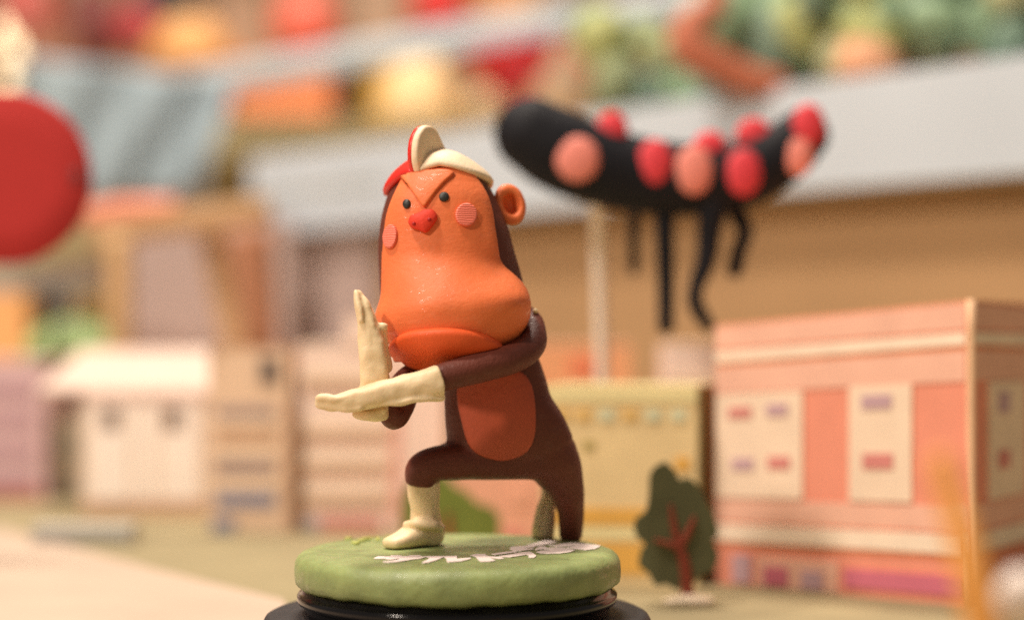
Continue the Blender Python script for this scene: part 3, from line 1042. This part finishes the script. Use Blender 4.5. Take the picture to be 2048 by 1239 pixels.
pan('band', 1335, 1480, 745, 762, P_white, .05)

# ================================================================== RAISED PLATFORM BEHIND
fas = mat('pale_grey_board', srgb(196, 206, 216), rough=0.7, vary=0.05, vscale=.2)
tanm = mat('cardboard_wall', srgb(180, 144, 106), rough=0.85, vary=0.12, vscale=.15, spec=.15)
pl = thing('display_platform', 'long raised display platform with pale grey edge board and brown cardboard front', 'platform', (10, 40, GROUND))
l2, r2 = at(500, 0, 74), at(2300, 0, 45)
LL, RR = Vector((l2.x, l2.y)), Vector((r2.x, r2.y))
d2 = (RR-LL).normalized()
n2 = Vector((-d2.y, d2.x))
def slab(z0, z1, front, back, a=LL, b=RR):
    q = [a+n2*front, b+n2*front, b+n2*back, a+n2*back]
    return hexa([(p.x, p.y, z0) for p in q], [(p.x, p.y, z1) for p in q])
mk('edge_board', slab(8.0, 11.3, 0, 30), fas, pl, smooth=False)
mk('front_panel', slab(GROUND, 7.998, 1.5, 29), tanm, pl, smooth=False)
shade = mat('mauve_shade_card', srgb(182, 162, 156), rough=0.85, vary=0.12, vscale=.15, spec=.15)  # shadow over the left background put into this mauve colour
ml, mr = LL-d2*0.5, LL+d2*7.2
mk('shade_panel', slab(GROUND, 7.99, 1.0, 1.45, ml, mr), shade, pl, smooth=False)
mk('groove_line', slab(9.55, 9.75, -.06, -.002, LL, LL+d2*9), mat('grey_line', srgb(168, 170, 160), rough=.8), pl, smooth=False)

# things on the platform, at right: leafy clay greenery and orange clay pieces
leafg = [mat('leaf_clay_%d' % i, srgb(*c), rough=.6, vary=.2, vscale=.5) for i, c in enumerate(((156, 168, 128), (122, 146, 126), (168, 174, 112), (132, 160, 126), (188, 188, 144)))]
def on_plat(px, d):
    q = at(px, 0, d)
    return Vector((q.x, q.y, 11.3))
def bush(label, px, d, rx, h, mi, seed):
    c = on_plat(px, d)
    R = random.Random(seed)
    t = thing('clay_bush', label, 'bush', c, 'clay bushes on the platform')
    parts = [ell((0, 0, 0), (1, 1, 1), None, 12, 8)]
    mk('stem', tube([tuple(c), tuple(c+Vector((.1, 0, h*.3))), tuple(c+Vector((0, 0, h*.6)))], [.3, .25, .2], n=8), paper('stem', (120, 84, 56)), t)
    for i in range(17):
        q = c+Vector((R.uniform(-rx, rx)*.8, R.uniform(-1, 1)*rx*.4, h*R.uniform(.2, .95)))
        mk('leaf_clump', lumpy(ell(q, (rx*R.uniform(.25, .45), rx*.3, h*R.uniform(.14, .26)), Matrix.Rotation(R.uniform(-.6, .6), 3, 'Y'), 14, 9), rx*.08, 1.0, seed+i),
           leafg[(mi+(i % 3 == 0)+(i % 4 == 3)*2) % 5], t)
bush('light green clay bush on the platform above the left part of the creature', 1290, 60, 2.6, 3.6, 0, 1)
bush('mid green clay bush on the platform behind the orange snake', 1500, 57, 2.6, 4.6, 3, 2)
bush('dark teal green clay bush on the platform', 1660, 55, 2.3, 4.6, 1, 3)
bush('yellow green clay bush on the platform', 1830, 53, 2.3, 4.2, 2, 4)
bush('tall dark green clay bush at the upper right corner', 1975, 51, 2.2, 4.4, 1, 5)
bush('pale green clay bush at the right edge', 2110, 50, 2.2, 5.2, 4, 6)
orc = mat('terracotta_clay', srgb(184, 106, 78), rough=.6, vary=.15)
D = 54
tag(mk('clay_snake', tube([(on_plat(1555, D).x, D+CAMY, 11.5), at(1500, 160, D), at(1430, 128, D), at(1375, 90, D), at(1385, 45, D), at(1430, 10, D), at(1440, -40, D)],
                          [.35, .5, .6, .62, .5, .4, .3], n=14), orc), 'orange brown curling clay snake standing on the platform', 'figurine')
pch = mat('peach_clay', srgb(226, 168, 130), rough=.6, vary=.12)
c = on_plat(1740, 52.5)
tag(mk('clay_blob', lumpy(lathe(c, [(.1, 0), (.9, 0), (1.1, .5), (.9, 1.1), (.5, 1.5), (.1, 1.7)], 24), .1, 1, 2), pch), 'small peach clay mound before the green bushes', 'clay lump')

# ================================================================== FAR SHELF WITH CLAY THINGS (upper left and centre)
railm = mat('grey_rail', srgb(182, 192, 196), rough=.6, vary=.06)
shelf_m = mat('olive_beige_shelf', srgb(190, 172, 128), rough=.8, vary=.1, vscale=.2)
DS = 88.0
sz = at(0, 236, DS).z
sh = thing('far_shelf', 'olive beige shelf board behind the monkey carrying blurred clay things', 'shelf', (at(640, 0, DS).x, DS+CAMY, GROUND))
x0, x1 = at(330, 0, DS).x, at(1330, 0, DS).x
mk('shelf_board', box((x0, DS+CAMY, at(0, 318, DS).z), (x1, DS+CAMY+22, sz)), shelf_m, sh, smooth=False)
mk('shelf_line', box((x0+3, DS+CAMY-.2, at(0, 296, DS).z), (x1-8, DS+CAMY-.003, at(0, 282, DS).z)), mat('shelf_dark_line', srgb(150, 140, 104), rough=.8), sh, smooth=False)
for px in (380, 1290):
    q = at(px, 0, DS)
    mk('shelf_leg', box((q.x-.6, DS+CAMY+10, GROUND), (q.x+.6, DS+CAMY+11.2, at(0, 318, DS).z)), shelf_m, sh, smooth=False)
rl = thing('grey_rail', 'pale grey rail slanting up across the top of the background', 'rail', (at(400, 0, 84.5).x, 84.5+CAMY, GROUND))
mk('bar', tube([at(380, 172, 84.5), at(620, 128, 83), at(900, 78, 82), at(1150, 35, 81), at(1400, -5, 80)], [(.35, .75), (.35, .7), (.35, .68), (.35, .62), (.35, .6)], n=16), railm, rl)
for px, py, dd in ((400, 172, 84.6), (1560, -20, 79.0)):
    q = at(px, py, dd)
    mk('post', tube([q, (q.x, q.y, (q.z+GROUND)/2), (q.x, q.y, GROUND)], [.22, .22, .22], n=8, caps=(0, 0)), railm, rl)
def stand_on(px, py, d):
    q = at(px, py, d)
    return q
def blob(name, label, cat, px, py, rx, ry, d, rgb, shape='ball', zbase=None):
    m = mat('far_'+'_'.join(map(str, rgb)), srgb(*rgb), rough=.5, vary=.12, vscale=.4)
    c = at(px, py, d)
    k = d/FPX
    t = thing(name, label, cat, (c.x, c.y, c.z-ry*k))
    if shape == 'ball':
        mk('body', lumpy(ell(c, (rx*k, min(rx, ry)*k*.8, ry*k), None, 28, 16), .15, .5, px), m, t)
    elif shape == 'box':
        bx = box((c.x-rx*k, c.y-rx*k*.5, c.z-ry*k), (c.x+rx*k, c.y+rx*k*.5, c.z+ry*k))
        mk('body', bx, m, t, smooth=False)
        lid = box((c.x-rx*k*1.04, c.y-rx*k*.54, c.z+ry*k+.002), (c.x+rx*k*1.04, c.y+rx*k*.54, c.z+ry*k+.4))
        mk('lid', lid, m, t, smooth=False)
    elif shape == 'drop':
        pr = [(.05, -ry*k), (rx*k*.35, -ry*k*.92), (rx*k*.8, -ry*k*.35), (rx*k, ry*k*.2), (rx*k*.92, ry*k*.6), (rx*k*.55, ry*k*.92), (.05, ry*k)]
        D_ = [tuple(v) for v in crom(pr, 4)]
        mk('body', lathe(c, [(max(r, .02), z) for r, z in D_], 28, sy=.8), m, t)
    elif shape == 'dome':
        pr = [(.05, -ry*k), (rx*k*.95, -ry*k), (rx*k, -ry*k*.4), (rx*k*.8, ry*k*.4), (rx*k*.4, ry*k*.9), (.05, ry*k)]
        mk('body', lathe(c, [(max(r, .02), z) for r, z in crom(pr, 4)], 28, sy=.8), m, t)
    if zbase is not None:
        mk('support', tube([(c.x, c.y+.3, c.z-ry*k*.6), (c.x, c.y+.3, (c.z-ry*k+zbase)/2), (c.x, c.y+.3, zbase)], [.3, .3, .3], n=8, caps=(0, 0)),
           mat('far_support', srgb(150, 120, 96), rough=.8), t)
    return t
blob('clay_box', 'orange clay box on the shelf behind the rail', 'box', 570, 186, 96, 50, 92, (232, 140, 90), 'box')
blob('dark_slab', 'dark brown upright slab beside the orange box', 'box', 700, 184, 20, 52, 93, (62, 50, 40), 'box')
blob('yellow_block', 'mustard yellow block beside the cream dome', 'block', 752, 184, 30, 52, 94, (204, 160, 50), 'box')
blob('cream_dome', 'large cream dome on the far shelf', 'clay lump', 836, 172, 74, 66, 90, (250, 216, 160), 'dome')
blob('red_drop', 'big red drop-shaped clay piece under the grey rail', 'clay lump', 1020, 112, 92, 82, 86, (206, 26, 22), 'drop', zbase=sz)
blob('orange_ball', 'orange clay ball to the right of the red drop', 'ball', 1195, 98, 50, 42, 92, (226, 110, 78), 'ball', zbase=sz)
blob('brown_mound', 'greyish brown lump behind the red drop', 'clay lump', 1120, 160, 60, 76, 96, (176, 150, 120), 'dome')
blob('beige_mound', 'beige dome at the right end of the far shelf', 'clay lump', 985, 205, 60, 31, 89, (214, 184, 140), 'dome')
# upper tier
DU = 104.0
uz = at(0, 128, DU).z
ut = thing('upper_shelf', 'brownish upper shelf at the top of the background', 'shelf', (at(500, 0, DU).x, DU+CAMY, GROUND))
mk('shelf_board', box((at(-400, 0, DU).x, DU+CAMY, uz-1.2), (at(1300, 0, DU).x, DU+CAMY+20, uz)), mat('brown_shelf', srgb(164, 132, 108), rough=.8, vary=.1, vscale=.2), ut, smooth=False)
for px in (-300, 1200):
    q = at(px, 0, DU)
    mk('shelf_leg', box((q.x-.7, DU+CAMY+12, GROUND), (q.x+.7, DU+CAMY+13, uz-1.2)), shelf_m, ut, smooth=False)
blob('orange_pink_ball', 'salmon pink ball on the upper shelf', 'ball', 610, 48, 66, 66, 108, (244, 118, 96), 'ball', zbase=uz)
blob('apricot_lamp', 'apricot dome with pale foot on the upper shelf', 'clay lump', 380, 82, 78, 48, 107, (232, 172, 104), 'dome')
blob('crimson_ball', 'small crimson ball on the upper shelf', 'ball', 272, 52, 40, 42, 107, (190, 66, 74), 'ball', zbase=uz)
blob('dark_red_lump', 'dark red lump on the upper shelf near the left edge', 'clay lump', 185, 38, 62, 74, 112, (112, 44, 38), 'dome', zbase=uz)
blob('black_block', 'black block at the top edge', 'block', 335, 2, 62, 40, 118, (36, 30, 30), 'box', zbase=uz)
blob('brick_red_lump', 'brick red lump at the top left corner', 'clay lump', 50, 15, 70, 60, 112, (176, 78, 66), 'dome', zbase=uz)
blob('rust_block', 'dull rust block on the upper shelf', 'block', 90, 98, 62, 30, 108, (150, 98, 68), 'box')
blob('tan_block', 'tan block between the apricot dome and the salmon ball', 'block', 490, 62, 50, 60, 114, (176, 142, 112), 'box')
blob('scarlet_dome', 'scarlet dome at the top edge above the rail', 'clay lump', 878, 0, 60, 42, 108, (210, 34, 30), 'dome', zbase=uz)
blob('tan_slab', 'greyish tan slab at the top edge', 'block', 760, 40, 50, 70, 114, (180, 152, 124), 'box', zbase=uz)
blob('orange_slab', 'orange strip piece at the top edge right of the scarlet dome', 'block', 1010, 0, 60, 30, 110, (216, 164, 112), 'box', zbase=uz)

# blue-grey pleated cloth at upper left
clothm = mat('blue_grey_cloth', srgb(150, 168, 178), rough=.85, vary=.1, vscale=.3)
V, F = [], []
nx, nz_ = 60, 16
for j in range(nz_+1):
    for i in range(nx+1):
        u, v = i/nx, j/nz_
        px = 40+u*430-v*70*(u)
        py = 112+u*52+v*(290-u*70)
        q = at(px, py, 80+0.3*math.sin(u*15+v*4.5)+.1*math.sin(u*41))
        V.append(tuple(q))
for j in range(nz_):
    for i in range(nx):
        a = j*(nx+1)+i
        F.append((a, a+1, a+nx+2, a+nx+1))
n0 = len(V)
V += [(x, y+.25, z) for x, y, z in V]
F += [tuple(q+n0 for q in reversed(f)) for f in F]
for i in range(nx):
    F.append((i, i+n0, i+1+n0, i+1))
    a = nz_*(nx+1)+i
    F.append((a, a+1, a+1+n0, a+n0))
tag(mk('hanging_cloth', (V, F), clothm), 'blue grey pleated cloth hanging at the upper left', 'cloth')

# red disc on a wire
rd = at(10, 356, 40)
t = thing('red_disc', 'big plain red disc on a wire at the left edge', 'disc', (rd.x, rd.y, GROUND))
disc_red = mat('matte_red', srgb(172, 50, 48), rough=.85, spec=.2, vary=.04)
kk = 40/FPX
V, F = lathe((0, 0, 0), [(.02, -.1), (1.2, -.1), (1.98, -.09), (2.05, 0), (1.98, .09), (1.2, .1), (.02, .1)], 64)
mk('disc', ([(rd.x+x, rd.y+z, rd.z+y*.99) for x, y, z in V], F), disc_red, t)
mk('dark_button', ell((rd.x+1.72, rd.y-.1, rd.z+.02), (.16, .06, .2), None, 14, 9), mat('dark_red_button', srgb(110, 26, 26), rough=.6), t)
mk('wire', tube([(rd.x-.5, rd.y+.1, rd.z-1.9), (rd.x-.5, rd.y+.1, 2), (rd.x-.5, rd.y+.1, GROUND)], [.05, .05, .05], n=8, caps=(0, 0)), railm, t)

# added glowing beads on a cable, standing in for reflected glints above the disc
glint_bead = mat('glint_glow', srgb(255, 232, 190), emit=1.3)
ls = thing('glint_string', 'added string of glowing cream beads standing in for glints above the red disc', 'added glints', tuple(at(14, 175, 78)))
mk('added_cable', tube([at(14, 165, 78.2), at(30, 104, 78.2), at(4, 66, 78.2), at(-10, -60, 78.2), at(-20, -200, 78.2)], [.07]*5, n=8), mat('added_cable', srgb(90, 70, 56), rough=.6), ls)
for px, py in ((4, 66), (30, 104), (14, 164)):
    q = at(px, py, 78)
    mk('glint_bead', lathe(q, [(max(r, .01), z) for r, z in ((.0, -.42), (.22, -.35), (.38, -.12), (.40, .12), (.22, .35), (.12, .5), (.12, .7))], 16), glint_bead, ls)

# wooden frame, post and small pieces at the left, all on a raised plinth
PZ = 2.70
rp_ = thing('rear_plinth', 'low mauve beige plinth behind the white house carrying the wooden frame', 'plinth', (-16, 38, GROUND))
xa, xb = -34.0, at(560, 0, 64).x
mk('plinth_box', box((xa, 29.0, GROUND), (xb, 48.0, PZ-.2)), mat('plinth_card', srgb(190, 164, 148), rough=.85, vary=.1, vscale=.2), rp_, smooth=False)
mk('plinth_top', box((xa-.2, 28.8, PZ-.198), (xb+.2, 48.2, PZ)), mat('plinth_top_card', srgb(204, 180, 160), rough=.85, vary=.1, vscale=.2), rp_, smooth=False)
wood = mat('orange_wood', srgb(190, 152, 112), rough=.8, vary=.15, vscale=.4)
def bar(label, pts, r, d, m, cat='post', name='wooden_post'):
    P_ = [at(x, y, d) for x, y in pts]
    v, f = tube([P_[0], (P_[0]+P_[1])/2, P_[1]], [(r*.7, r)]*3, n=12, power=5, caps=(0, 0))
    return tag(mk(name, (v, f), m), label, cat)
bar('slanting orange wooden post under the beam', [(418, 455), (476, 717)], .42, 58, wood)
bar('upright tan wooden post behind the white house', [(240, 470), (240, 718)], .40, 56, mat('tan_wood', srgb(196, 160, 116), rough=.7, vary=.15))
bar('tan orange beam across the two wooden posts', [(185, 468), (540, 418)], .45, 57, wood, 'beam', 'wooden_beam')
bar('rusty brown upright board behind the slanting post', [(500, 460), (512, 715)], .85, 64, mat('rust_wood', srgb(164, 112, 82), rough=.7, vary=.1), 'board', 'upright_board')
tag(mk('mauve_board', box((at(255, 0, 70).x, 43.6, PZ), (at(560, 0, 64).x-.4, 44.6, at(0, 440, 70).z)), shade, smooth=False), 'large mauve grey board behind the wooden posts', 'board')
tag(mk('pink_strip', tube([at(180, 428, 57), at(250, 420, 57), at(340, 414, 57)], [(.3, .34), (.3, .4), (.3, .3)], n=12), mat('pink_card', srgb(226, 140, 112), rough=.7)),
    'pink strip lying on the beam beside the red disc', 'strip')
ob = at(95, 548, 63)
t = thing('olive_board', 'olive slanting board below the red disc', 'board', (ob.x, ob.y, PZ))
olv = mat('olive_card', srgb(150, 138, 100), rough=.8, vary=.15)
mk('board', hexa([tuple(at(-60, 548, 62)), tuple(at(250, 500, 62)), tuple(at(250, 500, 64)), tuple(at(-60, 548, 64))],
                 [tuple(at(-60, 470, 62)), tuple(at(250, 455, 62)), tuple(at(250, 455, 64)), tuple(at(-60, 470, 64))]), olv, t, smooth=False)
for px in (-40, 236):
    q = at(px, 520, 63)
    mk('leg', tube([(q.x, q.y, q.z), (q.x, q.y, (q.z+PZ)/2), (q.x, q.y, PZ)], [.15, .15, .15], n=8, caps=(0, 0)), olv, t)
tag(mk('grey_card', box((at(-60, 0, 66).x, 39.6, PZ), (at(190, 0, 66).x, 40.2, at(0, 540, 66).z)), mat('grey_card', srgb(164, 158, 150), rough=.8), smooth=False), 'grey strip board at the left below the olive board', 'board')
dq = at(104, 606, 60)
t = thing('dark_ball', 'small dark ball on a stem before the green mound', 'ball', (dq.x, dq.y, PZ))
dbm = mat('dark_ball', srgb(40, 34, 30), rough=.5)
mk('ball', ell(dq, (.5, .5, .55), None, 20, 12), dbm, t)
mk('stem', tube([dq, (dq.x, dq.y, (dq.z+PZ)/2), (dq.x, dq.y, PZ)], [.08, .08, .08], n=8, caps=(0, 0)), dbm, t)
tag(mk('green_mound', lathe((at(150, 0, 62).x, 62+CAMY, PZ), [(.05, 0), (2.0, 0), (1.9, .5), (1.3, 1.1), (.6, 1.4), (.02, 1.45)], 28), mat('bright_green', srgb(136, 160, 104), rough=.7, vary=.15)),
    'bright green clay mound behind the white house', 'clay lump')
tag(mk('orange_block', box((at(-80, 0, 61).x, 34.6, PZ), (at(52, 0, 61).x, 36.6, at(0, 585, 61).z)), mat('orange_card', srgb(224, 168, 108), rough=.7), smooth=False), 'pale orange card block at the left edge', 'block')
tag(mk('yellow_card', box((at(150, 0, 65.4).x, 39.0, PZ), (at(232, 0, 65.4).x, 39.5, at(0, 590, 65.4).z)), mat('yellow_card', srgb(206, 176, 116), rough=.7), smooth=False), 'straw yellow card behind the dark ball', 'card')

# ================================================================== NEAR, OUT OF FOCUS AT THE LOWER RIGHT
straw = mat('straw', srgb(220, 150, 70), rough=.6, vary=.1)
q0 = at(1882, 925, 16.0)
q1 = at(1965, 1239, 15.6)
q2 = Vector((q1.x+(q1.x-q0.x)*.9, q1.y, GROUND))
tag(mk('straw_stalk', tube([q0, q1, q2], [.11, .18, .2], n=10, caps=(1, 0)), straw), 'thin orange straw stalk close to the lens at lower right', 'stalk')
wb = at(2046, 1196, 16.5)
t = thing('white_pin', 'blurred white ball-headed pin in the lower right corner', 'pin', (wb.x, wb.y, GROUND))
mk('head', ell(wb, (.27, .27, .30), None, 24, 14), mat('white_bead', srgb(240, 226, 216), rough=.4), t)
mk('stem', tube([wb, (wb.x, wb.y, (wb.z+GROUND)/2), (wb.x, wb.y, GROUND)], [.05, .05, .05], n=8, caps=(0, 0)), railm, t)
